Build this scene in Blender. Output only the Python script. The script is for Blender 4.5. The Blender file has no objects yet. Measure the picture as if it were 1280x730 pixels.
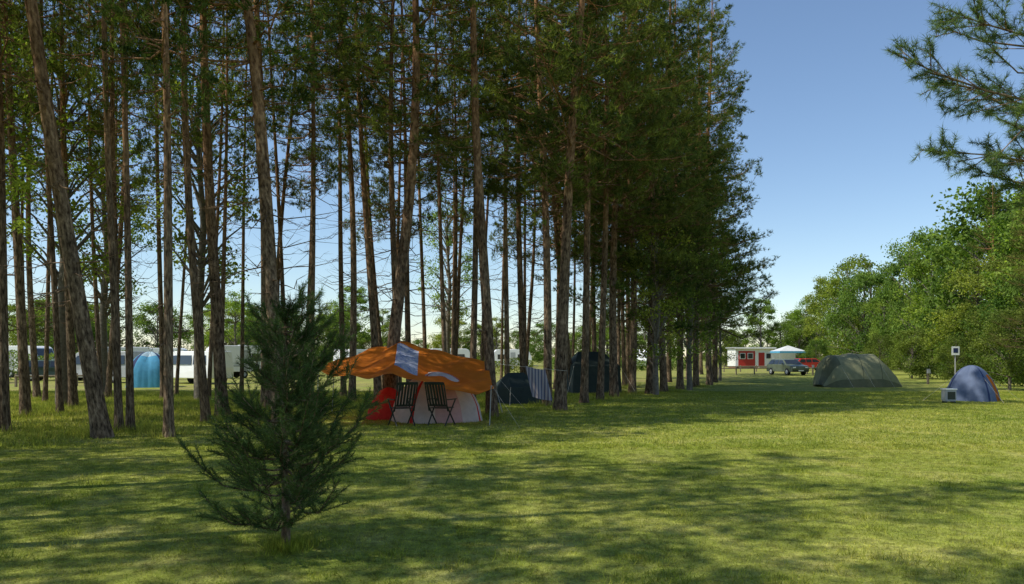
import bpy, math, random
import numpy as np
from mathutils import Matrix, Vector
R=np.random.default_rng(7); random.seed(7)
S=bpy.context.scene
CAMH=1.7
def gx(px,d): return (px-640)/1000.0*d
def gz(py,d): return CAMH+(445-py)/1000.0*d
def W(px,py,d): return (gx(px,d),d,gz(py,d))
# ------------------------------------------------------------ mesh helpers
def build(name,parts,mats):
    me=bpy.data.meshes.new(name)
    nv=sum(len(p[0]) for p in parts)
    V=np.concatenate([np.asarray(p[0],dtype=np.float32).reshape(-1,3) for p in parts])
    loops=[];starts=[];mi=[];sm=[];off=0;ls=0
    for p in parts:
        F=np.asarray(p[1],dtype=np.int32)
        k=F.shape[1];m=len(F)
        loops.append((F+off).ravel()); starts.append(ls+np.arange(m)*k)
        mi.append(np.full(m,p[2])); sm.append(np.full(m,p[3],dtype=bool))
        ls+=m*k; off+=len(np.asarray(p[0]).reshape(-1,3))
    loops=np.concatenate(loops);starts=np.concatenate(starts)
    me.vertices.add(nv); me.vertices.foreach_set('co',V.ravel())
    me.loops.add(len(loops)); me.loops.foreach_set('vertex_index',loops.astype(np.int32))
    me.polygons.add(len(starts)); me.polygons.foreach_set('loop_start',starts.astype(np.int32))
    me.polygons.foreach_set('material_index',np.concatenate(mi).astype(np.int32))
    me.polygons.foreach_set('use_smooth',np.concatenate(sm))
    for m in mats: me.materials.append(m)
    me.update(calc_edges=True); me.validate()
    return me
def pm(name,verts,faces,mat,smooth=False,mi=None):
    me=bpy.data.meshes.new(name); me.from_pydata([tuple(v) for v in verts],[],[tuple(f) for f in faces])
    for m in (mat if isinstance(mat,(list,tuple)) else [mat]): me.materials.append(m)
    if mi is not None: me.polygons.foreach_set('material_index',mi)
    if smooth: me.polygons.foreach_set('use_smooth',[True]*len(me.polygons))
    me.update(); return me
def ob(name,me,loc=(0,0,0),rotz=0,parent=None,scale=(1,1,1)):
    o=bpy.data.objects.new(name,me); S.collection.objects.link(o)
    o.location=loc; o.rotation_euler=(0,0,rotz); o.scale=scale
    if parent: o.parent=parent
    return o
def empty(name,loc=(0,0,0),rotz=0):
    return ob(name,None,loc,rotz)
def tube(P,rad,n=6):
    P=np.asarray(P,float); rad=np.asarray(rad,float); m=len(P)
    T=np.gradient(P,axis=0); T/=np.linalg.norm(T,axis=1)[:,None]+1e-9
    ref=np.array([0,0,1.0]) if abs(T[:,2]).mean()<0.8 else np.array([1.0,0,0])
    A=np.cross(T,ref); A/=np.linalg.norm(A,axis=1)[:,None]+1e-9
    B=np.cross(T,A)
    a=np.arange(n)*2*math.pi/n
    V=P[:,None,:]+rad[:,None,None]*(np.cos(a)[None,:,None]*A[:,None,:]+np.sin(a)[None,:,None]*B[:,None,:])
    i=np.arange(m-1)[:,None]*n; j=np.arange(n)[None,:]; j2=(j+1)%n
    F=np.stack([i+j,i+j2,i+n+j2,i+n+j],-1).reshape(-1,4)
    return V.reshape(-1,3),F
def tubes(lst,mat,smooth=True):
    Vs=[];Fs=[];o=0
    for P,r,n in lst:
        v,f=tube(P,r,n); Vs.append(v);Fs.append(f+o);o+=len(v)
    return (np.concatenate(Vs),np.concatenate(Fs),mat,smooth)
def blades(C,D,k,L,w,spread,rng,mat,jit=0.0):
    C=np.repeat(np.asarray(C,float),k,0); D=np.repeat(np.asarray(D,float),k,0)
    n=len(C)
    d=D+spread*rng.normal(size=(n,3)); d/=np.linalg.norm(d,axis=1)[:,None]+1e-9
    s=np.cross(d,rng.normal(size=(n,3))); s/=np.linalg.norm(s,axis=1)[:,None]+1e-9
    C=C+jit*rng.normal(size=(n,3))
    l=L*rng.uniform(.7,1.25,(n,1))
    V=np.stack([C-s*w/2,C+s*w/2,C+d*l],1).reshape(-1,3)
    return (V,np.arange(3*n).reshape(-1,3),mat,False)
def leaves(C,size,rng,mat):
    n=len(C)
    a=rng.normal(size=(n,3)); a/=np.linalg.norm(a,axis=1)[:,None]
    b=np.cross(a,rng.normal(size=(n,3))); b/=np.linalg.norm(b,axis=1)[:,None]
    s=size*rng.uniform(.6,1.3,(n,1))
    V=np.stack([C-a*s*.5,C+b*s*.33,C+a*s*.5,C-b*s*.33],1).reshape(-1,3)
    return (V,np.arange(4*n).reshape(-1,4),mat,False)
def box(cx,cy,cz,sx,sy,sz,bev=0.0):
    import bmesh
    bm=bmesh.new(); bmesh.ops.create_cube(bm,size=1)
    for v in bm.verts: v.co=Vector((v.co.x*sx,v.co.y*sy,v.co.z*sz))
    if bev>0: bmesh.ops.bevel(bm,geom=bm.edges[:],offset=bev,segments=2,affect='EDGES')
    for v in bm.verts: v.co+=Vector((cx,cy,cz))
    me=bpy.data.meshes.new('box'); bm.to_mesh(me); bm.free(); return me
def bx(name,mat,c,s,parent,bev=0.01,rot=None,smooth=False):
    me=box(0,0,0,*s,bev=min(bev,min(s)*.4)); me.materials.append(mat)
    o=ob(name,me,c,0,parent)
    if rot: o.rotation_euler=rot
    return o
def rod(name,mat,a,b,r,parent,n=8):
    v,f=tube([a,tuple((np.array(a)+np.array(b))/2),b],[r,r,r],n)
    return ob(name,pm(name,v,f.tolist(),mat,True),parent=parent)
# ------------------------------------------------------------ materials
def newmat(name):
    m=bpy.data.materials.new(name); m.use_nodes=True
    nt=m.node_tree
    for n in list(nt.nodes): nt.nodes.remove(n)
    out=nt.nodes.new('ShaderNodeOutputMaterial'); return m,nt,out
def N(nt,t,**k):
    n=nt.nodes.new(t)
    for a,b in k.items(): setattr(n,a,b)
    return n
def noise(nt,vec,scale,detail=4,rough=.6):
    n=N(nt,'ShaderNodeTexNoise'); n.inputs['Scale'].default_value=scale
    n.inputs['Detail'].default_value=detail; n.inputs['Roughness'].default_value=rough
    nt.links.new(vec,n.inputs['Vector']); return n.outputs['Fac']
def ramp(nt,fac,stops):
    r=N(nt,'ShaderNodeValToRGB'); e=r.color_ramp.elements
    while len(e)<len(stops): e.new(.5)
    for i,(p,c) in enumerate(stops):
        e[i].position=p; e[i].color=(c,c,c,1) if isinstance(c,(int,float)) else (*c,1)
    nt.links.new(fac,r.inputs['Fac']); return r.outputs['Color']
def mix(nt,f,a,b,bt='MIX'):
    m=N(nt,'ShaderNodeMixRGB',blend_type=bt)
    for s,v in ((0,f),(1,a),(2,b)):
        if isinstance(v,(int,float)): m.inputs[s].default_value=v if s==0 else (v,v,v,1)
        elif isinstance(v,tuple): m.inputs[s].default_value=(*v,1)
        else: nt.links.new(v,m.inputs[s])
    return m.outputs[0]
def shader(nt,out,col,rough=.7,transl=0,bump=None,bstr=.3,bdist=.02,spec=.3,tcol=None,cheap=False):
    if cheap: p=N(nt,'ShaderNodeBsdfDiffuse'); cin=p.inputs[0]
    else:
        p=N(nt,'ShaderNodeBsdfPrincipled'); p.inputs['Roughness'].default_value=rough
        p.inputs['Specular IOR Level'].default_value=spec; cin=p.inputs['Base Color']
    if isinstance(col,tuple): cin.default_value=(*col,1)
    else: nt.links.new(col,cin)
    if bump is not None:
        b=N(nt,'ShaderNodeBump'); b.inputs['Strength'].default_value=bstr; b.inputs['Distance'].default_value=bdist
        nt.links.new(bump,b.inputs['Height']); nt.links.new(b.outputs[0],p.inputs['Normal'])
    res=p.outputs[0]
    if transl>0:
        t=N(nt,'ShaderNodeBsdfTranslucent')
        c=tcol if tcol is not None else col
        if isinstance(c,tuple): t.inputs[0].default_value=(*c,1)
        else: nt.links.new(c,t.inputs[0])
        ms=N(nt,'ShaderNodeMixShader'); ms.inputs[0].default_value=transl
        nt.links.new(res,ms.inputs[1]); nt.links.new(t.outputs[0],ms.inputs[2]); res=ms.outputs[0]
    nt.links.new(res,out.inputs['Surface'])
def foliage(name,dark,light,transl=.3,sc=.9,isl=.5):
    m,nt,out=newmat(name)
    g=N(nt,'ShaderNodeNewGeometry'); oi=N(nt,'ShaderNodeObjectInfo')
    f=noise(nt,g.outputs['Position'],sc,2)
    c=ramp(nt,f,[(.35,dark),(.65,light)])
    hs=N(nt,'ShaderNodeHueSaturation')
    v=N(nt,'ShaderNodeMapRange'); v.inputs['To Min'].default_value=1-isl; v.inputs['To Max'].default_value=1+isl
    nt.links.new(g.outputs['Random Per Island'],v.inputs['Value'])
    h=N(nt,'ShaderNodeMapRange'); h.inputs['To Min'].default_value=.47; h.inputs['To Max'].default_value=.515
    nt.links.new(oi.outputs['Random'],h.inputs['Value'])
    nt.links.new(h.outputs[0],hs.inputs['Hue']); nt.links.new(v.outputs[0],hs.inputs['Value']); nt.links.new(c,hs.inputs['Color'])
    tc=mix(nt,1,hs.outputs[0],(1.9,2.0,.7),'MULTIPLY')
    shader(nt,out,hs.outputs[0],.55,transl,spec=.25,tcol=tc,cheap=True); return m
def simple(name,c,rough=.6,var=.15,sc=3,spec=.4,transl=0,metal=0):
    m,nt,out=newmat(name)
    tc=N(nt,'ShaderNodeTexCoord')
    f=noise(nt,tc.outputs['Object'],sc,5)
    col=ramp(nt,f,[(.3,tuple(x*(1-var) for x in c)),(.7,tuple(min(1,x*(1+var)) for x in c))])
    shader(nt,out,col,rough,transl,bump=f,bstr=.08,spec=spec); return m
def bark(name):
    m,nt,out=newmat(name)
    tc=N(nt,'ShaderNodeTexCoord'); oi=N(nt,'ShaderNodeObjectInfo')
    mp=N(nt,'ShaderNodeMapping'); mp.inputs['Scale'].default_value=(1,1,.3)
    nt.links.new(tc.outputs['Object'],mp.inputs['Vector'])
    f=noise(nt,mp.outputs[0],20,5,.65); f2=noise(nt,tc.outputs['Object'],1.3,3)
    low=ramp(nt,f,[(.36,(.05,.034,.022)),(.52,(.2,.14,.09)),(.68,(.39,.29,.19))])
    up=ramp(nt,f,[(.36,(.15,.07,.033)),(.6,(.46,.25,.12))])
    sp=N(nt,'ShaderNodeSeparateXYZ'); nt.links.new(tc.outputs['Object'],sp.inputs[0])
    mr=N(nt,'ShaderNodeMapRange'); mr.inputs['From Min'].default_value=4; mr.inputs['From Max'].default_value=11
    nt.links.new(sp.outputs['Z'],mr.inputs['Value'])
    c=mix(nt,mr.outputs[0],low,up)
    c=mix(nt,1,c,ramp(nt,f2,[(.35,.65),(.65,1.2)]),'MULTIPLY')
    r=ramp(nt,oi.outputs['Random'],[(0,.75),(1,1.15)]); c=mix(nt,1,c,r,'MULTIPLY')
    shader(nt,out,c,.9,bump=f,bstr=.9,bdist=.04,spec=.1); return m
def grasscol(nt,vec):
    a=noise(nt,vec,.16,3); b=noise(nt,vec,1.1,4); c=noise(nt,vec,7,5,.75)
    c1=ramp(nt,a,[(.35,(.175,.225,.033)),(.65,(.34,.335,.075))])
    c2=ramp(nt,b,[(.3,(.12,.17,.028)),(.5,(.26,.29,.055)),(.68,(.47,.43,.15))])
    m1=mix(nt,.5,c1,c2)
    c3=ramp(nt,c,[(.32,.45),(.68,1.5)])
    return mix(nt,1,m1,c3,'MULTIPLY'),c
def ground_mat():
    m,nt,out=newmat('lawn')
    g=N(nt,'ShaderNodeNewGeometry'); col,c=grasscol(nt,g.outputs['Position'])
    sp=N(nt,'ShaderNodeSeparateXYZ'); nt.links.new(g.outputs['Position'],sp.inputs[0])
    fine=noise(nt,g.outputs['Position'],45,5,.75)
    col=mix(nt,1,col,ramp(nt,fine,[(.3,.5),(.7,1.4)]),'MULTIPLY')
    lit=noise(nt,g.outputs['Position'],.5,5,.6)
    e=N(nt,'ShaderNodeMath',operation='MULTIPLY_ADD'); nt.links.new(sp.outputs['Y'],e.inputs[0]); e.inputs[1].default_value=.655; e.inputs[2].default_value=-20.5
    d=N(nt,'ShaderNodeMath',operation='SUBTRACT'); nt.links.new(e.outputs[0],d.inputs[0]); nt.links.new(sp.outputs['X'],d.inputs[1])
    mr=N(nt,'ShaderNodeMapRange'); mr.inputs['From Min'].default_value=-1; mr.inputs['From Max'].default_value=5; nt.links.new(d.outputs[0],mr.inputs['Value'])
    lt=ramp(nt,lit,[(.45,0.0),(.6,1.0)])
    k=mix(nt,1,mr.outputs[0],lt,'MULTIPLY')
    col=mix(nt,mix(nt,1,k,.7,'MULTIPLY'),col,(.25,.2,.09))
    hh=mix(nt,.5,c,fine)
    shader(nt,out,col,.9,bump=hh,bstr=.6,bdist=.04,spec=.1); return m
def blade_mat():
    m,nt,out=newmat('grass_blade')
    g=N(nt,'ShaderNodeNewGeometry'); col,c=grasscol(nt,g.outputs['Position'])
    r=ramp(nt,g.outputs['Random Per Island'],[(0,(.8,.9,.7)),(.8,(1.5,1.5,1.1)),(1,(2.3,2.0,1.6))])
    col=mix(nt,1,col,r,'MULTIPLY')
    shader(nt,out,col,.6,.45,spec=.2,cheap=True); return m
M={}
M['bark']=bark('pine_bark')
M['need']=foliage('pine_needles',(.045,.07,.025),(.15,.185,.055),.4)
M['need3']=foliage('near_pine_needles',(.09,.13,.06),(.16,.21,.09),.35)
M['need2']=foliage('young_pine_needles',(.05,.082,.034),(.105,.15,.055),.28,3)
M['leaf']=foliage('leaves_light',(.11,.17,.035),(.25,.31,.07),.42,.6)
M['leafd']=foliage('leaves_dark',(.075,.125,.03),(.17,.23,.055),.36,.5)
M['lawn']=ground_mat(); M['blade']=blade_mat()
M['lbark']=simple('leaf_tree_bark',(.16,.14,.11),.9,.4,12)
# ------------------------------------------------------------ pine
def pine(seed,H,cs,Lf,r0=.15,per=4.2,tuft=(.19,.026,9),dead=22,step=.24,sag=.0):
    rng=np.random.default_rng(seed)
    wood=[];C=[];D=[]
    n=16;t=np.linspace(0,1,n)
    ph=rng.uniform(0,6,4);am=rng.uniform(.04,.2,2)
    def tp(t): return np.stack([am[0]*(np.sin(t*5+ph[0])-math.sin(ph[0])),am[1]*(np.sin(t*6+ph[1])-math.sin(ph[1])),t*H],-1)
    rad=r0*(1-.88*t**1.1); rad[0]*=1.35
    tt=np.concatenate([[0,.012,.03],t[1:]]); rr=np.concatenate([[r0*1.5,r0*1.15,r0*1.02],rad[1:]])
    P=tp(tt); P[0,2]=-.15
    wood.append((P,rr,10))
    z=cs*H
    def branch(z,L,el,dead=False):
        tz=z/H; o=tp(np.array([tz]))[0]; az=rng.uniform(0,2*math.pi)
        h=np.array([math.cos(az),math.sin(az),0]); s=np.linspace(0,1,5)
        up=math.tan(el)
        Pn=o+np.outer(s*L,h)+np.outer((s*up*L-sag*L*np.sin(s*math.pi)+.12*L*s**3),[0,0,1])
        Pn[1:]+=rng.normal(size=(4,3))*.06*L*.6
        r=.012+.012*L*(1-tz*.5)
        if dead:
            wood.append((Pn,[.018,.013,.01,.006,.003],4))
            for _ in range(3):
                k=rng.uniform(.3,.9); q=Pn[int(k*4)]; dd=h+rng.normal(size=3)*.6
                wood.append((np.array([q,q+dd*.3*L]),[.007,.002],3))
            return
        wood.append((Pn,[r,r*.75,r*.55,r*.35,.006],4))
        ns=max(3,int(L*per))
        for i in range(ns):
            s0=rng.uniform(.3,1); k=s0*4;i0=min(3,int(k));q=Pn[i0]+(Pn[i0+1]-Pn[i0])*(k-i0)
            sg=1 if i%2 else -1; an=sg*rng.uniform(.5,1.2)
            hd=np.array([h[0]*math.cos(an)-h[1]*math.sin(an),h[0]*math.sin(an)+h[1]*math.cos(an),rng.uniform(-.15,.6)])
            l=(.4*L*(1.15-s0)+.22)*rng.uniform(.6,1.2)
            e=q+hd*l; e[2]+=.05
            wood.append((np.array([q,e]),[.008,.003],3))
            m=max(2,int(l/step))
            for j in range(m):
                u=.45+.6*(j+1)/m
                for _ in range(2): C.append(q+(e-q)*u+rng.normal(size=3)*.07); D.append(hd*.5+rng.normal(size=3)*.4+[0,0,.5])
        C.append(Pn[-1]);D.append(h+[0,0,.4])
    while z<H*.985:
        tz=(z-cs*H)/(H*(1-cs))
        nb=rng.integers(3,5)
        for _ in range(nb):
            L=Lf(z/H)*rng.uniform(.5,1.2); 
            branch(min(z+rng.uniform(-.15,.15),H*.985),max(.25,L),math.radians(rng.uniform(-14,18)+45*tz**2))
        z+=rng.uniform(.4,.7)
    for _ in range(dead):
        branch(rng.uniform(.1,max(.14,cs+.1))*H,rng.uniform(.4,2.0),math.radians(rng.uniform(-20,10)),True)
    C.append(P[-1]);D.append([0,0,1])
    parts=[tubes(wood,0),blades(C,D,tuft[2],tuft[0],tuft[1],.6,rng,1,.02)]
    return build('pine_mesh',parts,[M['bark'],M['need']])
def Lforest(cs,mx): 
    return lambda t: mx*min(1,max(0,t-cs)/.12+.45)*max(.12,(1-(max(0,t-cs)/(1-cs))**2.2))
def Ledge(t): return 3.7*max(.1,(1-t)**.62)*(1 if t>.25 else .9)
VF=[pine(10+i,20+i%3,c,Lforest(c,m),dead=26,sag=.05) for i,(c,m) in enumerate([(.35,2.4),(.43,2.2),(.49,2.3),(.38,2.6),(.55,2.1)])]
VM=[pine(30+i,21,c,Lforest(c,3.1),per=5,dead=14,sag=.1) for i,c in enumerate([.28,.33])]
VE=[pine(40+i,22.5,c,Ledge,per=5,dead=6,sag=.12) for i,c in enumerate([.15,.2,.24])]
def put_tree(me,x,y,lean=0,leany=0,sxy=1,sz=1,rz=None,name='pine_tree'):
    o=bpy.data.objects.new(name,me); S.collection.objects.link(o)
    rz=random.uniform(0,6.28) if rz is None else rz
    o.matrix_world=Matrix.Translation((x,y,0))@Matrix.Rotation(lean,4,'Y')@Matrix.Rotation(leany,4,'X')@Matrix.Rotation(rz,4,'Z')@Matrix.Diagonal((sxy,sxy,sz,1))
    return o
key=[(6,18,-15,12),(32,22.5,8,12),(128,16.7,45,21),(149,18,138,9),(163,18.3,152,9),(211,16.8,197,12),(258,20.5,232,11),(278,22.5,262,15),
(352,19.3,288,21),(333,26,322,13),(388,27,386,8),(440,30,428,9),(473,30,450,10),(484,23.5,502,18),(615,22.5,607,14),(700,25,735,15),(684,27.5,680,11),
(655,34,650,9),(634,32,640,7),(75,24,60,8),(512,34,500,8),(730,29,741,10),(768,33,770,11),
(750,31,754,9),(790,36,800,9),(812,36,815,10),(830,38,835,9),(850,41,850,11),(870,44,872,11),(887,47,890,13),(893,52,895,11)]
taken=[]
for i,(xb,d,xt,w) in enumerate(key):
    x=gx(xb,d); h=CAMH+.445*d; lean=math.atan((xt-xb)/1000*d/h)
    r=w/2000*d; s=min(1.35,max(.58,r/.15))
    if xb>780: me=VE[i%3]; s=min(max(s,1.0),1.15)
    elif xb>670: me=VM[i%2]; s=max(.85,s)
    else: me=VF[i%5]
    put_tree(me,x,d,lean,0,s,random.uniform(.95,1.1)); taken.append((x,d))
for x,d,k in [(10.2,52,1),(12.8,58,0),(15.2,66,2),(9,60,1),(17.5,74,0)]:
    put_tree(VE[k],x,d,0,0,1.15,.95); taken.append((x,d))
def xedge(d): return -8.5+(d-16.7)*.655
cnt=0
for _ in range(5000):
    d=random.uniform(18,60); x=random.uniform(-36,12)
    if x>xedge(d)-.8: continue
    if x< -.72*d-5: continue
    px=640+x/d*1000
    if abs(px-187)<15 or abs(px-238)<15: continue
    back=36 if x<-12 else 36+(x+12)*1.0
    if d>back: continue
    if -5.2<x<-.2 and 18<d<23: continue
    if any((x-a)**2+(d-b)**2<2.4**2 for a,b in taken): continue
    taken.append((x,d)); cnt+=1
    e=xedge(d)-x
    me=random.choice(VF) if e>5 or d<28 else random.choice(VM+VF[:2])
    put_tree(me,x,d,random.gauss(0,.03),random.gauss(0,.02),random.uniform(.5,.92),random.uniform(.88,1.1))
    if cnt>74: break
# wood continues to the left of the view (casts the foreground shade)
n2=0
for _ in range(2500):
    d=random.uniform(-5,17); x=random.uniform(-20,-6.6)
    if abs(x)<.64*max(0,d)+1.3: continue
    if x>-6.6-.2*max(0,5-d): continue
    if any((x-a)**2+(d-b)**2<3.25**2 for a,b in taken): continue
    taken.append((x,d)); n2+=1; put_tree(random.choice(VF[:2]+VF[3:4]+VM[:1]),x,d,random.gauss(0,.02),0,random.uniform(.85,1.1),random.uniform(.8,1.0))
# ------------------------------------------------------------ broadleaf
def broad(seed,H,Rr,cs,ncl,nl,ls,mat,lb=None,big=.34):
    rng=np.random.default_rng(seed); wood=[];C=[]
    P=np.array([[0,0,-.1],[.05,0,H*.25],[-.1,.1,H*.5],[.1,0,H*.75],[0,0,H*.92]])
    r=H*.011+.02
    wood.append((P,[r*1.4,r,r*.75,r*.45,.02],8))
    for i in range(ncl):
        t=rng.uniform(0,1)**.85; z=H*(cs+(1-cs)*t*.95)
        rr=Rr*(math.sin(math.pi*min(1,(t*.8+.14)))**.5)*rng.uniform(.3,1)**.6*rng.uniform(.7,1.2)
        a=rng.uniform(0,6.283); c=np.array([rr*math.cos(a),rr*math.sin(a),z])
        st=np.array([0,0,max(H*.15,z-rr*.8-.5)])
        wood.append((np.array([st,(st+c)/2+[0,0,.2],c]),[r*.35,r*.2,.012],4))
        cr=Rr*rng.uniform(.14,big)
        k=int(nl*rng.uniform(.6,1.3))
        q=rng.normal(size=(k,3)); q/=np.linalg.norm(q,axis=1)[:,None]; q*=(rng.uniform(0,1,(k,1))**.4)*cr*rng.uniform(.7,1.45,(k,1)); q[:,2]*=.8
        C.append(c+q)
    C=np.concatenate(C); C=C[C[:,2]>.2]
    return build('leaf_tree_mesh',[tubes(wood,0),leaves(C,ls,rng,1)],[lb or M['lbark'],mat])
B=[broad(60,12,3.3,.12,62,230,.2,M['leaf'],big=.34),broad(61,11,3.0,.08,62,220,.2,M['leafd']),broad(62,13,2.6,.15,62,200,.2,M['leaf']),broad(63,8,3.1,.03,70,210,.18,M['leafd'])]
Bs=[broad(70,13,2.2,.35,50,110,.13,M['leaf']),broad(71,8,1.8,.2,45,110,.12,M['leaf'])]
for i,(px,d,h) in enumerate([(1330,45,12.5),(1262,50,8.5),(1300,54,14.5),(1222,56,9.0),(1258,62,14.5),(1186,66,9),(1220,72,15),(1165,76,12),(1138,84,14.5),(1192,88,15.5),(1105,90,10.5),(1080,98,13),(1125,104,16),(1060,106,14.5),(1045,116,12.5),(1088,118,17.5),(1025,126,14.5),(1008,140,12),(998,155,10.5),(1360,52,14),(1240,80,17),(1160,98,17)]):
    k=[0,1,2,0,3,1,0][i%7]; hh=[12,11,13,8][k]
    put_tree(B[k],gx(px,d),d,0,0,h/hh*random.uniform(.75,1.15),h/hh*random.uniform(.92,1.05),name='deciduous_tree')
for px,d,s in [(1262,40,.55),(1283,44,.8),(1140,60,.5),(1195,52,.4),(1020,100,.5),(1230,55,.7),(1100,72,.5)]:
    put_tree(B[3],gx(px,d),d,0,0,s,s*.95,name='deciduous_bush')
for px,d,me,s in [(78,27,Bs[0],1),(250,31,Bs[0],1.05),(130,36,Bs[0],1),(820,35,Bs[1],.95),(862,40,Bs[1],1),(900,55,Bs[1],.8),(560,48,Bs[0],.9),(-40,20,Bs[0],.9)]:
    put_tree(me,gx(px,d),d,0,0,s,s,name='birch_tree')
put_tree(VE[1],gx(1290,38),38,0,0,.62,.48); put_tree(VE[2],gx(1240,60),60,0,0,.7,.66)
# distant masses of trees
far=empty('distant_trees'); rn=random.Random(4)
for i in range(120):
    x=-175+i*2.7+rn.uniform(-2,2); y=rn.uniform(112,150)-abs(x+20)*.12; k=rn.choice([0,1,2,3,3])
    s=rn.uniform(.55,.95)*(1.15 if x<-25 else .9)
    if k==3: s*=1.2
    o=ob('tree',B[k],(x,y,0),rn.uniform(0,6),far,(s*1.25,s*1.25,s))
# ------------------------------------------------------------ young pine in front
def young(seed):
    rng=np.random.default_rng(seed); wood=[];C=[];D=[]
    H=2.1
    P=np.array([[0,0,-.03],[.005,0,.3],[-.01,.01,.8],[.01,0,1.4],[0,0,H]])
    wood.append((P,[.045,.038,.029,.018,.006],8))
    z=.36
    while z<H-.06:
        t=z/H
        Lm=(1.06*(1-t)**.48*(1.0 if t>.24 else .86)+.04)
        for k in range(rng.integers(6,9)):
            az=rng.uniform(0,6.283); L=Lm*rng.uniform(.4,1.14); h=np.array([math.cos(az),math.sin(az),0])
            s=np.linspace(0,1,6); el=rng.uniform(-.3,.2)+.55*t
            zz=z+rng.uniform(-.05,.05); h=h*(1-.22*t)
            Pn=np.array([0,0,zz])+np.outer(s*L,h)+np.outer(L*(el*s+.33*s**2.4-.14*np.sin(s*3.14)),[0,0,1])+rng.normal(size=(6,3))*.015
            wood.append((Pn,np.linspace(.012,.003,6)*(.6+.5*L),5))
            def run(a,b,hd):
                l=np.linalg.norm(b-a); m=max(2,int(l/.022))
                for j in range(m):
                    C.append(a+(b-a)*(j+1)/m); D.append(hd)
            for j in range(2,5): run(Pn[j],Pn[j+1],(Pn[j+1]-Pn[j])/np.linalg.norm(Pn[j+1]-Pn[j])*.9)
            for i in range(max(3,int(L*12))):
                s0=rng.uniform(.25,.95);kk=s0*5;i0=min(4,int(kk));q=Pn[i0]+(Pn[i0+1]-Pn[i0])*(kk-i0)
                an=(1 if i%2 else -1)*rng.uniform(.4,1.1)
                hd=np.array([h[0]*math.cos(an)-h[1]*math.sin(an),h[0]*math.sin(an)+h[1]*math.cos(an),rng.uniform(.1,1.1)])
                hd/=np.linalg.norm(hd); l=(.3*L*(1.15-s0)+.09)*rng.uniform(.7,1.3); e=q+hd*l+[0,0,.02]
                wood.append((np.array([q,e]),[.004,.002],3)); run(q,e,hd*.9)
        z+=rng.uniform(.09,.13)
    for j in range(14): C.append(np.array([0,0,H-.3+.022*j]));D.append([0,0,.8])
    return build('young_pine_mesh',[tubes(wood,0),blades(C,D,9,.062,.0048,.65,rng,1,.004)],[M['bark'],M['need2']])
o=ob('young_pine_tree',young(3),(gx(357,7.1),7.1,0),.6)
# ------------------------------------------------------------ pine reaching in from the right
def overhang():
    rng=np.random.default_rng(11); wood=[];C=[];D=[]
    T=np.array([8.4,9.2,0.])
    P=np.array([T+[0,0,-.1],T+[.05,0,3],T+[-.1,0,6],T+[0,.1,9],T+[.1,0,13]])
    wood.append((P,[.2,.15,.13,.1,.03],10))
    def run(a,b,hd):
        l=np.linalg.norm(b-a); m=max(3,int(l/.02))
        for j in range(int(m*.3),m): C.append(a+(b-a)*(j+1)/m+rng.normal(size=3)*.004); D.append(hd*.7)
    def br(z0,tip):
        a=T+[0,0,z0]; b=np.array(tip); s=np.linspace(0,1,9); v=b-a; L=np.linalg.norm(v)
        Pn=a+np.outer(s,v)+np.outer(-.07*L*np.sin(s*3.14),[0,0,1])+rng.normal(size=(9,3))*.04*(s[:,None]>0)
        wood.append((Pn,np.linspace(.028,.005,9),6)); h=v/L
        run(Pn[-2],Pn[-1],h)
        for i in range(int(L*7)):
            s0=rng.uniform(.25,.98);kk=s0*8;i0=min(7,int(kk));q=Pn[i0]+(Pn[i0+1]-Pn[i0])*(kk-i0)
            hd=h+rng.normal(size=3)*[.5,.6,.5]+[0,0,.25]; hd/=np.linalg.norm(hd)
            l=(.2*L*(1.1-s0)+.14)*rng.uniform(.6,1.2); e=q+hd*l
            wood.append((np.array([q,e]),[.007,.003],4)); run((q+e)/2,e,hd)
            for _ in range(int(2+l*5)):
                u=rng.uniform(.3,1); qq=q+(e-q)*u; h2=hd+rng.normal(size=3)*.6+[0,0,.15]; h2/=np.linalg.norm(h2); l2=rng.uniform(.08,.2)
                wood.append((np.array([qq,qq+h2*l2]),[.004,.002],3)); run(qq,qq+h2*l2,h2)
    for z0,px,py,d in [(4.6,1118,62,8),(4.3,1170,185,8.2),(5.3,1185,8,8),(5.0,1235,60,8.4),(4.0,1215,215,9),(3.9,1262,230,8.5),(5.0,1205,120,9.2),(5.7,1220,-60,8.5),(4.5,1250,150,7.6),(4.8,1160,110,8.8),(4.4,1240,190,8.0),(5.2,1180,35,9.0)]:
        br(z0,W(px,py,d))
    for i in range(22):
        a=rng.uniform(-1.9,1.9) ; z=rng.uniform(4.5,12.5); L=rng.uniform(1.5,3)*(1-(z-4.5)/13)
        br(z,T+[L*math.cos(a),L*math.sin(a),z+.4])
    for i in range(12):
        a=rng.uniform(0,6.28) ; z=rng.uniform(7.3,12.5); L=rng.uniform(1.5,2.6)*(1-(z-4.5)/13)
        br(z,T+[L*math.cos(a),L*math.sin(a),z+.4])
    return build('overhang_pine_mesh',[tubes(wood,0),blades(C,D,9,.085,.0055,.75,rng,1,.004)],[M['bark'],M['need3']])
ob('pine_tree',overhang())
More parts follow.
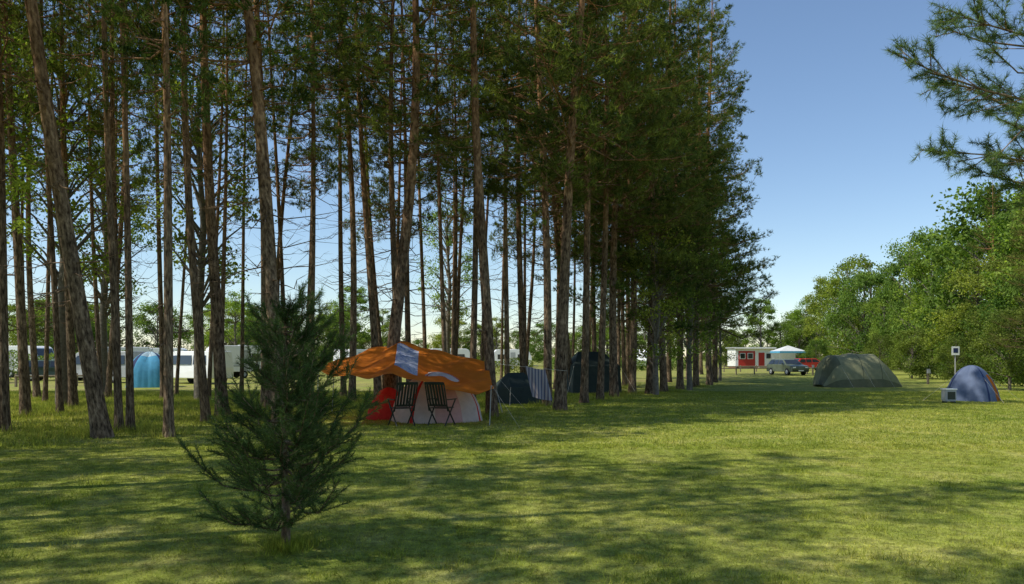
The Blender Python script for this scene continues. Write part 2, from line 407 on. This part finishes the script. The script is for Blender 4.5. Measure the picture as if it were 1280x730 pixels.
# ------------------------------------------------------------ ground
gv=[(-1500,-300,0),(1500,-300,0),(1500,2500,0),(-1500,2500,0)]
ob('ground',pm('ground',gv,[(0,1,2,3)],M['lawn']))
def patch(seed,size,n,h,w):
    rng=np.random.default_rng(seed)
    C=np.concatenate([rng.uniform(-size/2,size/2,(n,2)),np.zeros((n,1))],1)
    D=np.tile([0,0,1.0],(n,1))
    return build('grass_patch',[blades(C,D,1,h,w,.9,rng,0)],[M['blade']])
gp=[patch(i,2.0,6500,.034,.005) for i in range(3)]
gf=[patch(10+i,4.0,6000,.055,.014) for i in range(3)]
grass=empty('grass')
y=4.6
while y<15:
    x=-math.ceil(.66*(y+1)/2)*2-2
    while x<.66*(y+1)+2:
        ob('grass_patch',random.choice(gp),(x+random.uniform(-.1,.1),y,0),random.choice([0,1.5708,3.1416,4.7124]),grass); x+=1.97
    y+=1.97
y=16.5
while y<40:
    x=-.68*(y+2)-2
    while x<.68*(y+2)+2:
        ob('grass_patch',random.choice(gf),(x,y,0),random.choice([0,1.5708,3.1416,4.7124]),grass,(1,1,1.0 if x>xedge(y) else 2.2)); x+=3.95
    y+=3.95
def tuftmesh(seed,h=.2,n=70,r0=.3,w=.012):
    rng=np.random.default_rng(seed); a=rng.uniform(0,6.28,n); r=rng.uniform(0,r0,n)**.8
    C=np.stack([r*np.cos(a),r*np.sin(a),np.zeros(n)],1); D=C*1.2+[0,0,1]
    return build('grass_tuft',[blades(C,D,1,h,w,.25,rng,0)],[M['blade']])
tm=[tuftmesh(1),tuftmesh(2)]; tn=[tuftmesh(3,.075,60,.09,.006),tuftmesh(4,.06,50,.07,.006)]
for (x,d) in taken:
    if d<6 or d>45: continue
    for _ in range(4):
        a=random.uniform(0,6.28); r=random.uniform(.15,1.2); s=random.uniform(.6,1.3)
        ob('grass_tuft',random.choice(tm),(x+r*math.cos(a),d+r*math.sin(a),0),a,grass,(s,s,s))
for _ in range(320):
    d=random.uniform(5.2,18); x=random.uniform(-.68,.68)*d; s=random.uniform(.5,1.2)
    ob('grass_tuft',random.choice(tn),(x,d,0),random.uniform(0,6),grass,(s*1.4,s*1.4,s*.8))
for _ in range(14):
    a=random.uniform(0,6.28); r=random.uniform(.02,.22); ob('grass_tuft',random.choice(tn),(gx(357,7.1)+r*math.cos(a),7.1+r*math.sin(a),0),a,grass,(1.2,1.2,1.6))
# ------------------------------------------------------------ fabrics etc
def fabric(name,c,transl=.3): return simple(name,c,.75,.12,5,.2,transl)
F={k:fabric('fabric_'+k,c,t) for k,c,t in [('orange',(1,.27,.03),.62),('red',(.6,.04,.03),.3),('cream',(.66,.58,.52),.35),('white',(.75,.76,.78),.3),('bluegrey',(.14,.18,.28),.2),('navy',(.03,.045,.12),.1),
 ('olive',(.3,.3,.17),.2),('olived',(.15,.155,.09),.1),('dark',(.035,.05,.045),.05),('sky',(.12,.42,.66),.3),('pale',(.5,.66,.75),.3),('pink',(.55,.36,.34),.2)]}
white=simple('white_paint',(.84,.84,.83),.35,.03,2,.5); glass=simple('dark_glass',(.02,.025,.03),.08,.1,2,.8); rubber=simple('rubber',(.02,.02,.02),.8)
grey=simple('grey_metal',(.4,.41,.42),.35,.1,4,.5); wood=simple('weathered_wood',(.25,.2,.14),.85,.3,9); dkplastic=simple('dark_green_plastic',(.02,.03,.022),.45,.2,5)
redp=simple('red_paint',(.45,.03,.025),.4,.1,2,.5); silver=simple('silver_green_paint',(.1,.12,.08),.3,.05,2,.6); brown=simple('brown_paint',(.2,.08,.04),.6); rope=simple('rope',(.6,.55,.45),.8)
def dome(name,loc,rotz,wx,wy,h,panel,mats,sq=4.0,pw=.55,lean=0,nth=72,nr=14,parent=None):
    E=ob(name,None,loc,rotz,parent)
    V=[(lean*wx*.5,0,h)];Fc=[];mi=[]
    for j in range(1,nr+1):
        r=j/nr
        for i in range(nth):
            a=i*2*math.pi/nth; ca,sa=math.cos(a),math.sin(a)
            Rs=1/((abs(ca)**sq+abs(sa)**sq)**(1/sq))
            dev=abs(math.sin(2*a)); sagf=1-.1*(1-dev)*math.sin(math.pi*r)
            z=h*max(0,(1-r**2.1))**pw
            wr=1+.012*math.sin(a*23+r*9)*r
            V.append((ca*Rs*wx/2*r*sagf*wr+lean*wx*.5*(1-r),sa*Rs*wy/2*r*sagf*wr,z*(1-.05*(1-dev)*math.sin(math.pi*r))))
    for i in range(nth): Fc.append((0,1+i,1+(i+1)%nth)); mi.append(panel(i/nth,0))
    for j in range(nr-1):
        for i in range(nth):
            a=1+j*nth+i;b=1+j*nth+(i+1)%nth
            Fc.append((a,a+nth,b+nth,b)); mi.append(panel(i/nth,(j+1)/nr))
    ob('canopy',pm('canopy',V,Fc,mats,True,mi),parent=E)
    return E
def pan1(a,r):
    if abs((a*4)%1-.5)<.05: return 1
    if r>.93: return 1
    if (a<.05 or a>.95) and r>.5: return 2
    return 0
T=dome('blue_dome_tent',(gx(1230,29.8),30.6,0),-.75,1.8,1.8,1.35,pan1,[F['bluegrey'],F['navy'],F['orange']],sq=3.5,pw=.75)
for sx,sy in [(1,1),(-1,1),(1,-1),(-1,-1)]:
    rod('guy_line',rope,(sx*.5,sy*.5,.9),(sx*1.35,sy*1.35,0),.004,T,4)
Cb=empty('storage_crate',(gx(1186,29),29,0),.1)
bx('body',grey,(0,0,.27),(.42,.3,.42),Cb,.03); bx('lid',white,(0,0,.5),(.46,.34,.05),Cb,.015); bx('panel',dkplastic,(0,-.153,.27),(.3,.012,.28),Cb,.004)
for s in(-1,1): bx('foot',dkplastic,(s*.16,0,.03),(.05,.26,.06),Cb,.005)
rod('handle',dkplastic,(-.12,0,.55),(.12,0,.55),.012,Cb)
def tunnel(name,loc,rotz,secs,mats,matf):
    E=empty(name,loc,rotz); V=[];Fc=[];mi=[];n=18
    for (x,w,h,dy) in secs:
        for i in range(n+1):
            a=math.pi*i/n; c=math.cos(a); s=math.sin(a)
            V.append((x,dy-math.copysign(abs(c)**.8,c)*w/2,h*s**.8 if s>1e-6 else 0))
    for j in range(len(secs)-1):
        for i in range(n):
            a=j*(n+1)+i; Fc.append((a,a+1,a+n+2,a+n+1)); mi.append(matf(j,i))
    Fc.append(tuple(range(n+1))); mi.append(0); k=(len(secs)-1)*(n+1); Fc.append(tuple(range(k+n,k-1,-1))); mi.append(0)
    ob('canopy',pm('canopy',V,Fc,mats,True,mi),parent=E); return E
secs=[(-2.3,1.2,.12,0),(-2.1,2.0,.9,0),(-1.9,2.5,1.5,0),(-1.6,2.7,1.75,0),(-1.0,2.62,1.76,0),(-.45,2.7,1.85,0),(-.4,2.72,1.87,0),(.1,2.6,1.8,0),(.65,2.65,1.83,0),(.7,2.65,1.83,0),(1.1,2.4,1.5,0),(1.5,2.1,1.15,0),(1.95,1.6,.7,0),(2.35,1.0,.1,0)]
T=tunnel('green_tunnel_tent',(gx(1082,43.5),44.5,0),.12,secs,[F['olive'],F['olived']],lambda j,i:1 if j in(5,8) or i in(0,17) or (j in(0,1,2) and 3<i<9) else 0)
for sx in(-1.6,-.4,.7):
    for sy in(-1,1): rod('guy_line',rope,(sx,sy*1.2,1.1),(sx,sy*2.4,0),.005,T,4)
def pan2(a,r):
    if abs((a*4)%1-.5)<.045: return 1
    if r>.95: return 1
    if .2<((a+.5)%1)<.3 and r>.3: return 2
    return 0
T=dome('igloo_tent',(gx(540,20.3),21.3,0),.35,2.35,2.3,1.28,pan2,[F['cream'],F['red'],F['pink']],sq=3,pw=.6)
dome('vestibule',(-1.1,.8,0),0,1.2,1.2,.85,lambda a,r:1,[F['cream'],F['red']],sq=2.2,pw=.7,parent=T)
# tarp
tp=empty('orange_tarpaulin')
nu,nvv=60,24
def lerp(t,pts):
    return float(np.interp(t,[p[0] for p in pts],[p[1] for p in pts]))
V=[];Fc=[];mi=[]
for j in range(nvv+1):
    v=j/nvv
    for i in range(nu+1):
        u=i/nu
        d=23.6-4.2*v
        ytop=lerp(u,[(0,455),(.18,441),(.45,427),(.6,434),(.8,444),(1,452)])
        ybot=lerp(u,[(0,460),(.1,469),(.3,472),(.43,468),(.55,474),(.75,487),(.9,493),(1,486)])
        xt=lerp(u,[(0,412),(1,609)]); xb=lerp(u,[(0,394),(1,618)])
        px=xt+(xb-xt)*v; py=ytop+(ybot-ytop)*v
        p=np.array(W(px,py,d)); 
        p[2]+= -.12*math.sin(math.pi*v)*abs(math.sin(math.pi*u*2.3))+.03*math.sin(u*30+v*9)+.022*math.sin(v*21+u*27)
        V.append(p)
for j in range(nvv):
    for i in range(nu):
        a=j*(nu+1)+i; Fc.append((a,a+1,a+nu+2,a+nu+1)); mi.append(1 if (26<=i<=33 and 2<=j<=17) else 0)
m,nt,out=newmat('printed_cloth'); tc=N(nt,'ShaderNodeTexCoord'); f=noise(nt,tc.outputs['Object'],4,3)
shader(nt,out,ramp(nt,f,[(.42,(.5,.53,.6)),(.48,(.14,.2,.42)),(.53,(.5,.53,.62)),(.6,(.35,.37,.45)),(.66,(.55,.57,.63))]),.8,.2)
ob('cloth',pm('tarp',V,Fc,[F['orange'],m],True,mi),parent=tp)
for a,b in [((418,458,23.6),(415,505,23.6)),((498,427,23.6),(498,508,23.6)),((610,449,23.6),(628,511,24)),((614,482,19.4),(612,530,19.6)),((398,459,19.4),(396,532,19.4))]:
    rod('pole',grey,W(*a),(gx(b[0],b[2]),b[2],0),.012,tp)
for a,b in [((606,452,23.6),(660,0,24)),((398,459,19.4),(370,0,18.6)),((615,482,19.4),(650,0,18.8))]:
    rod('guy_line',rope,W(*a),(gx(b[0],b[2]),b[2],0),.003,tp,4)
def chair(px,d,rz):
    E=empty('folding_garden_chair',(gx(px,d),d,0),rz)
    w=.5
    for s in(-1,1):
        x=s*w/2
        rod('back_post',dkplastic,(x,.18,.36),(x,.42,1.06),.018,E); rod('front_leg',dkplastic,(x*.92,.3,0),(x,-.26,.62),.018,E)
        rod('rear_leg',dkplastic,(x,-.25,0),(x,.24,.5),.018,E)
        bx('armrest',dkplastic,(x*1.08,-.02,.64),(.055,.52,.025),E,.01)
    for i in range(6): bx('seat_slat',dkplastic,(0,-.22+i*.085,.43),(w-.04,.06,.02),E,.006)
    bx('top_rail',dkplastic,(0,.415,1.04),(w,.03,.07),E,.01,(-.33,0,0)); bx('low_rail',dkplastic,(0,.22,.5),(w-.04,.03,.05),E,.01,(-.33,0,0))
    for i in range(6): 
        x=-.19+i*.076; rod('back_slat',dkplastic,(x,.22,.5),(x,.41,1.02),.026,E,6)
chair(502,19.6,.5+3.14); chair(552,19.7,3.14-.35)
m,nt,out=newmat('striped_cloth'); tc=N(nt,'ShaderNodeTexCoord'); wv=N(nt,'ShaderNodeTexWave'); wv.inputs['Scale'].default_value=3.2; nt.links.new(tc.outputs['Object'],wv.inputs['Vector'])
shader(nt,out,ramp(nt,wv.outputs['Color'],[(.2,(.1,.12,.2)),(.45,(.45,.45,.45)),(.6,(.3,.12,.14)),(.85,(.4,.4,.42))]),.85,.2)
V=[];Fc=[]
E=empty('striped_towel',(gx(669,24.6),24.4,0),.15)
for j in range(13):
    for i in range(13):
        u=i/12-.5;v=j/12; V.append((u*.62+.22*v,.05*math.sin(u*12)*v+.02,1.32-.95*v+.12*(u*u)-.12*u))
for j in range(12):
    for i in range(12): a=j*13+i; Fc.append((a,a+1,a+14,a+13))
ob('cloth',pm('towel',V,Fc,m,True),parent=E)
rod('line',rope,(-1.1,.02,1.45),(1.0,.02,1.24),.005,E,4)
def ridge(name,px,d,w,dep,he,hr,mat,rz=0):
    E=empty(name,(gx(px,d),d,0),rz); x=w/2;y=dep/2
    V=[(-x,-y,0),(x,-y,0),(x,y,0),(-x,y,0),(-x*.94,-y*.94,he),(x*.94,-y*.94,he),(x*.94,y*.94,he),(-x*.94,y*.94,he),(-x*.5,0,hr),(x*.5,0,hr)]
    Fc=[(0,1,5,4),(1,2,6,5),(2,3,7,6),(3,0,4,7),(4,5,9,8),(5,6,9),(6,7,8,9),(7,4,8)]
    ob('canopy',pm('canopy',V,Fc,mat),parent=E); 
    v=[(-x*.35,-y-.004,.02),(x*.1,-y-.004,.02),(x*.05,-y*.95-.01,he*.9),(-x*.3,-y*.95-.01,he*.9)]
    ob('door_panel',pm('door',v,[(0,1,2,3)],F['dark']),parent=E)
    for s in(-1,1): rod('guy_line',rope,(s*x*.94,-y*.94,he),(s*x*1.4,-y*1.6,0),.006,E,4)
ridge('dark_family_tent',738,37,2.3,2.2,1.25,1.9,F['dark'],.2)
ridge('navy_tent',645,29,1.3,1.5,.6,1.1,F['dark'],.5)
dome('light_blue_dome_tent',(gx(187,44),44,0),.3,2.3,2.3,1.95,lambda a,r:1 if abs((a*4)%1-.5)<.07 else (2 if r<.5 else 0),[F['sky'],F['navy'],F['pale']],sq=3.5,pw=.45)
def vehicle(name,loc,rz,prof,hw,wins,glassseg,wheels,paint,wr=.31,lights=True,sidec=None):
    E=empty(name,loc,rz); n=len(prof); V=[];Fc=[]
    for s in(-1,1):
        for (x,z) in prof: V.append((x,s*hw(z),z))
    for i in range(n):
        j=(i+1)%n; Fc.append((i,j,n+j,n+i))
    Fc.append(tuple(range(n-1,-1,-1))); Fc.append(tuple(range(n,2*n)))
    me=pm('body',V,Fc,paint); b=ob('body',me,parent=E)
    md=b.modifiers.new('bevel','BEVEL'); md.width=.04; md.segments=2; md.limit_method='ANGLE'; md.angle_limit=.6
    for wn in wins:
        for s in(-1,1):
            v=[(x,s*(hw(z)+.008),z) for x,z in wn]; ob('side_window',pm('win',v,[tuple(range(len(v)))],glass),parent=E)
    for (a,b2) in glassseg:
        p,q=np.array(prof[a]),np.array(prof[b2]); t=(q-p)/np.linalg.norm(q-p); nrm=np.array([t[1],-t[0]]) 
        cen=np.array([np.mean([c[0] for c in prof]),np.mean([c[1] for c in prof])])
        if np.dot(nrm,(p+q)/2-cen)<0: nrm=-nrm
        p2=p+(q-p)*.1+nrm*.01;q2=p+(q-p)*.9+nrm*.01
        v=[(p2[0],-hw(p2[1])*.9,p2[1]),(p2[0],hw(p2[1])*.9,p2[1]),(q2[0],hw(q2[1])*.9,q2[1]),(q2[0],-hw(q2[1])*.9,q2[1])]
        ob('windscreen',pm('ws',v,[(0,1,2,3)],glass),parent=E)
    for wx in wheels:
        for s in(-1,1):
            y=s*(hw(.4)-.07)
            v,f=tube([(wx,y-.1,wr),(wx,y-.09,wr),(wx,y+.09,wr),(wx,y+.1,wr)],[wr*.9,wr,wr,wr*.9],20); f=f.tolist()+[list(range(20)),list(range(60,80))]
            ob('tyre',pm('tyre',v,f,rubber,False),parent=E)
            yy=y+s*.105; v,f=tube([(wx,yy-.01,wr),(wx,yy,wr),(wx,yy+.01,wr)],[wr*.55]*3,14); f=f.tolist()+[list(range(14)),list(range(28,42))]
            ob('hub',pm('hub',v,f,grey),parent=E)
    return E
carprof=[(-2.1,.3),(2.1,.3),(2.15,.6),(2.05,.82),(1.15,.95),(.45,1.4),(-1.5,1.42),(-2.0,.95),(-2.12,.7)]
chw=lambda z:.84 if z<.96 else .84-(z-.96)*.4
def car(px,d,rz,paint,name='parked_car'):
    E=vehicle(name,(gx(px,d),d,0),rz,carprof,chw,[[(.95,.98),(.4,1.33),(-.1,1.34),(-.1,.98)],[(-.18,.98),(-.18,1.34),(-.85,1.34),(-.85,.98)],[(-.93,.98),(-.93,1.33),(-1.42,1.33),(-1.75,.98)]],[(4,5),(6,7)],[-1.3,1.32],paint)
    for s in(-1,1):
        bx('headlight',white,(2.1,s*.6,.68),(.06,.3,.13),E,.02); bx('tail_light',redp,(-2.08,s*.68,.8),(.06,.16,.2),E,.02); bx('mirror',paint,(.75,s*.95,1.0),(.12,.16,.12),E,.03)
    bx('bumper',dkplastic,(2.14,0,.38),(.1,1.5,.14),E,.03); bx('number_plate',white,(2.2,0,.42),(.02,.5,.1),E,.003)
car(984,72,-1.35,silver); car(1012,94,.15,redp); car(70,55,.2,simple('dark_car_paint',(.03,.06,.05),.3))
vanprof=[(-2.4,.35),(2.4,.35),(2.5,.7),(2.4,1.05),(1.75,1.2),(1.2,1.9),(.9,2.0),(-2.35,2.0),(-2.45,1.0)]
vhw=lambda z:.92 if z<1.1 else .92-(z-1.1)*.12
vehicle('white_van',(gx(240,49),49.5,0),2.6,vanprof,vhw,[[(1.55,1.18),(1.12,1.72),(.55,1.74),(.55,1.18)],[(.4,1.18),(.4,1.74),(-.8,1.74),(-.8,1.18)],[(-.95,1.18),(-.95,1.74),(-2.1,1.74),(-2.15,1.18)]],[(4,5)],[-1.5,1.5],white)
vehicle('silver_van',(gx(118,50),51,0),3.0,vanprof,vhw,[[(1.55,1.18),(1.12,1.72),(.55,1.74),(.55,1.18)],[(.4,1.18),(.4,1.74),(-2.1,1.74),(-2.1,1.18)]],[(4,5)],[-1.5,1.5],grey)
cvprof=[(-2.2,.5),(2.1,.5),(2.4,.9),(2.35,1.5),(2.0,2.35),(1.7,2.5),(-2.0,2.5),(-2.3,2.2),(-2.4,1.0)]
def caravan(px,d,rz):
    E=vehicle('caravan',(gx(px,d),d,0),rz,cvprof,lambda z:1.08,[[(1.6,1.3),(1.5,1.9),(.6,1.9),(.6,1.3)],[(-1.0,1.3),(-1.0,1.9),(-1.9,1.9),(-1.9,1.3)]],[(3,4)],[0],white,.3)
    for s in(-1,1): bx('stripe',grey,(0,s*1.085,.95),(4.2,.01,.12),E,.002)
    bx('door',grey,(0,-1.088,1.35),(.6,.012,1.6),E,.003); rod('drawbar',grey,(2.1,0,.5),(3.3,0,.45),.04,E); bx('roof_hatch',grey,(.2,0,2.53),(.6,.6,.08),E,.02)
for px,d,rz in [(300,62,.6),(25,64,-.1),(-60,50,0),(562,88,.2),(440,96,1.2),(640,100,.1),(810,100,.9),(160,72,.4),(205,80,.2),(500,104,-.2)]: caravan(px,d,rz)
E=empty('mobile_home',(gx(943,112),114,0),.05)
bx('wall',white,(0,0,1.5),(5.4,3.5,2.5),E,.02); bx('base',brown,(0,0,.13),(5.2,3.3,.24),E,.01); bx('roof',grey,(0,-.1,2.85),(5.9,4.2,.16),E,.03)
bx('red_panel',redp,(-1.1,-1.76,1.35),(2.4,.03,2.1),E,.005); bx('door',redp,(1.0,-1.77,1.2),(.85,.04,1.95),E,.005)
for x in(-1.7,-.6,2.0): bx('window_frame',white,(x,-1.785,1.7),(.8,.04,.85),E,.005); bx('window',glass,(x,-1.8,1.7),(.66,.04,.7),E,.003)
bx('gutter',white,(0,-2.22,2.82),(5.9,.06,.2),E,.01); bx('step',wood,(1,-2.1,.1),(1.1,.6,.2),E,.01)
E=empty('party_canopy',(gx(985,106),106,0),.1)
for x in(-1.7,1.7):
    for y in(-1.4,1.4): rod('post',grey,(x,y,0),(x,y,2.15),.035,E)
v=[(-1.8,-1.5,2.1),(1.8,-1.5,2.1),(1.8,1.5,2.1),(-1.8,1.5,2.1),(-1.8,-1.5,2.35),(1.8,-1.5,2.35),(1.8,1.5,2.35),(-1.8,1.5,2.35),(0,0,3.1)]
ob('roof',pm('roof',v,[(0,1,5,4),(1,2,6,5),(2,3,7,6),(3,0,4,7),(4,5,8),(5,6,8),(6,7,8),(7,4,8)],[F['white'],F['sky']],False,[1,1,1,1,0,0,0,0]),parent=E)
v=[(-1.7,1.4,0),(1.7,1.4,0),(1.7,1.4,2.1),(-1.7,1.4,2.1)]; ob('back_wall',pm('bw',v,[(0,1,2,3)],F['white']),parent=E)
def fence(x0,y0,x1,y1,n):
    E=empty('wooden_rail_fence',(x0,y0,0)); 
    for i in range(n+1):
        t=i/n; bx('post',wood,((x1-x0)*t,(y1-y0)*t,.35),(.11,.11,.75),E,.01)
    for z in(.58,): rod('rail',wood,(0,-.08,z),(x1-x0,y1-y0-.08,z),.05,E)
fence(gx(897,72),72,gx(1030,76),76,6); fence(gx(20,44),44,gx(120,46),46,4)
fence(gx(905,85),85,gx(965,88),88,3)
E=empty('sign_post',(gx(1194,46),46,0)); rod('post',grey,(0,0,0),(0,0,2.2),.03,E); bx('board',white,(0,-.04,2.0),(.45,.02,.5),E,.006); bx('symbol',F['navy'],(0,-.053,2.02),(.27,.01,.27),E,.002)
for px,d,h in [(1160,48,.9),(1207,44,1.0),(1016,70,.9),(700,40,.8)]:
    E=empty('power_hookup_post',(gx(px,d),d,0)); bx('post',wood,(0,0,h/2),(.12,.12,h),E,.01); bx('socket_box',grey,(0,-.08,h-.12),(.2,.12,.26),E,.02); bx('cap',wood,(0,0,h+.02),(.16,.16,.04),E,.01)
def hedge(x0,y0,x1,y1,h,w):
    rng=np.random.default_rng(int(abs(x0)*10)); L=math.hypot(x1-x0,y1-y0); n=int(L*500)
    t=rng.uniform(0,1,n); C=np.stack([x0+(x1-x0)*t,y0+(y1-y0)*t,np.zeros(n)],1)
    C[:,1]+=rng.uniform(-w/2,w/2,n); C[:,2]=rng.uniform(0,1,n)**.7*h*(1+.12*np.sin(t*L*1.7))
    ob('hedge',build('hedge',[leaves(C,.14,rng,0)],[M['leafd']]))
hedge(-40,56,-24,58,1.9,1.2); hedge(-22,70,2,76,1.4,1.2); hedge(4,82,22,96,1.3,1.2); hedge(gx(1140,62),62,gx(1300,50),50,1.6,1.4)
# ------------------------------------------------------------ light & camera
el=math.radians(52.5); az=math.radians(253)
sd=Vector((math.sin(az)*math.cos(el),math.cos(az)*math.cos(el),math.sin(el)))
L=bpy.data.lights.new('sun','SUN'); L.energy=5; L.angle=math.radians(.5); L.color=(1,.95,.84)
lo=bpy.data.objects.new('sun',L); S.collection.objects.link(lo); lo.rotation_euler=(-sd).to_track_quat('-Z','Y').to_euler()
w=bpy.data.worlds.new('World'); S.world=w; w.use_nodes=True; nt=w.node_tree
for n in list(nt.nodes): nt.nodes.remove(n)
sk=N(nt,'ShaderNodeTexSky',sky_type='NISHITA'); sk.sun_disc=False; sk.sun_elevation=el; sk.sun_rotation=az; sk.air_density=1.0; sk.dust_density=.1; sk.ozone_density=3
bg=N(nt,'ShaderNodeBackground'); bg.inputs[1].default_value=.15; o=N(nt,'ShaderNodeOutputWorld')
nt.links.new(sk.outputs[0],bg.inputs[0]); nt.links.new(bg.outputs[0],o.inputs[0])
c=bpy.data.cameras.new('camera'); co=bpy.data.objects.new('camera',c); S.collection.objects.link(co); co.location=(0,0,CAMH); co.rotation_euler=(math.pi/2,0,0)
c.sensor_width=36; c.lens=28.125; c.shift_y=.0625; c.clip_end=5000; c.clip_start=.1
S.camera=co
S.view_settings.view_transform='Standard'; S.view_settings.look='None'; S.view_settings.exposure=0
print('trees fill',cnt,n2)
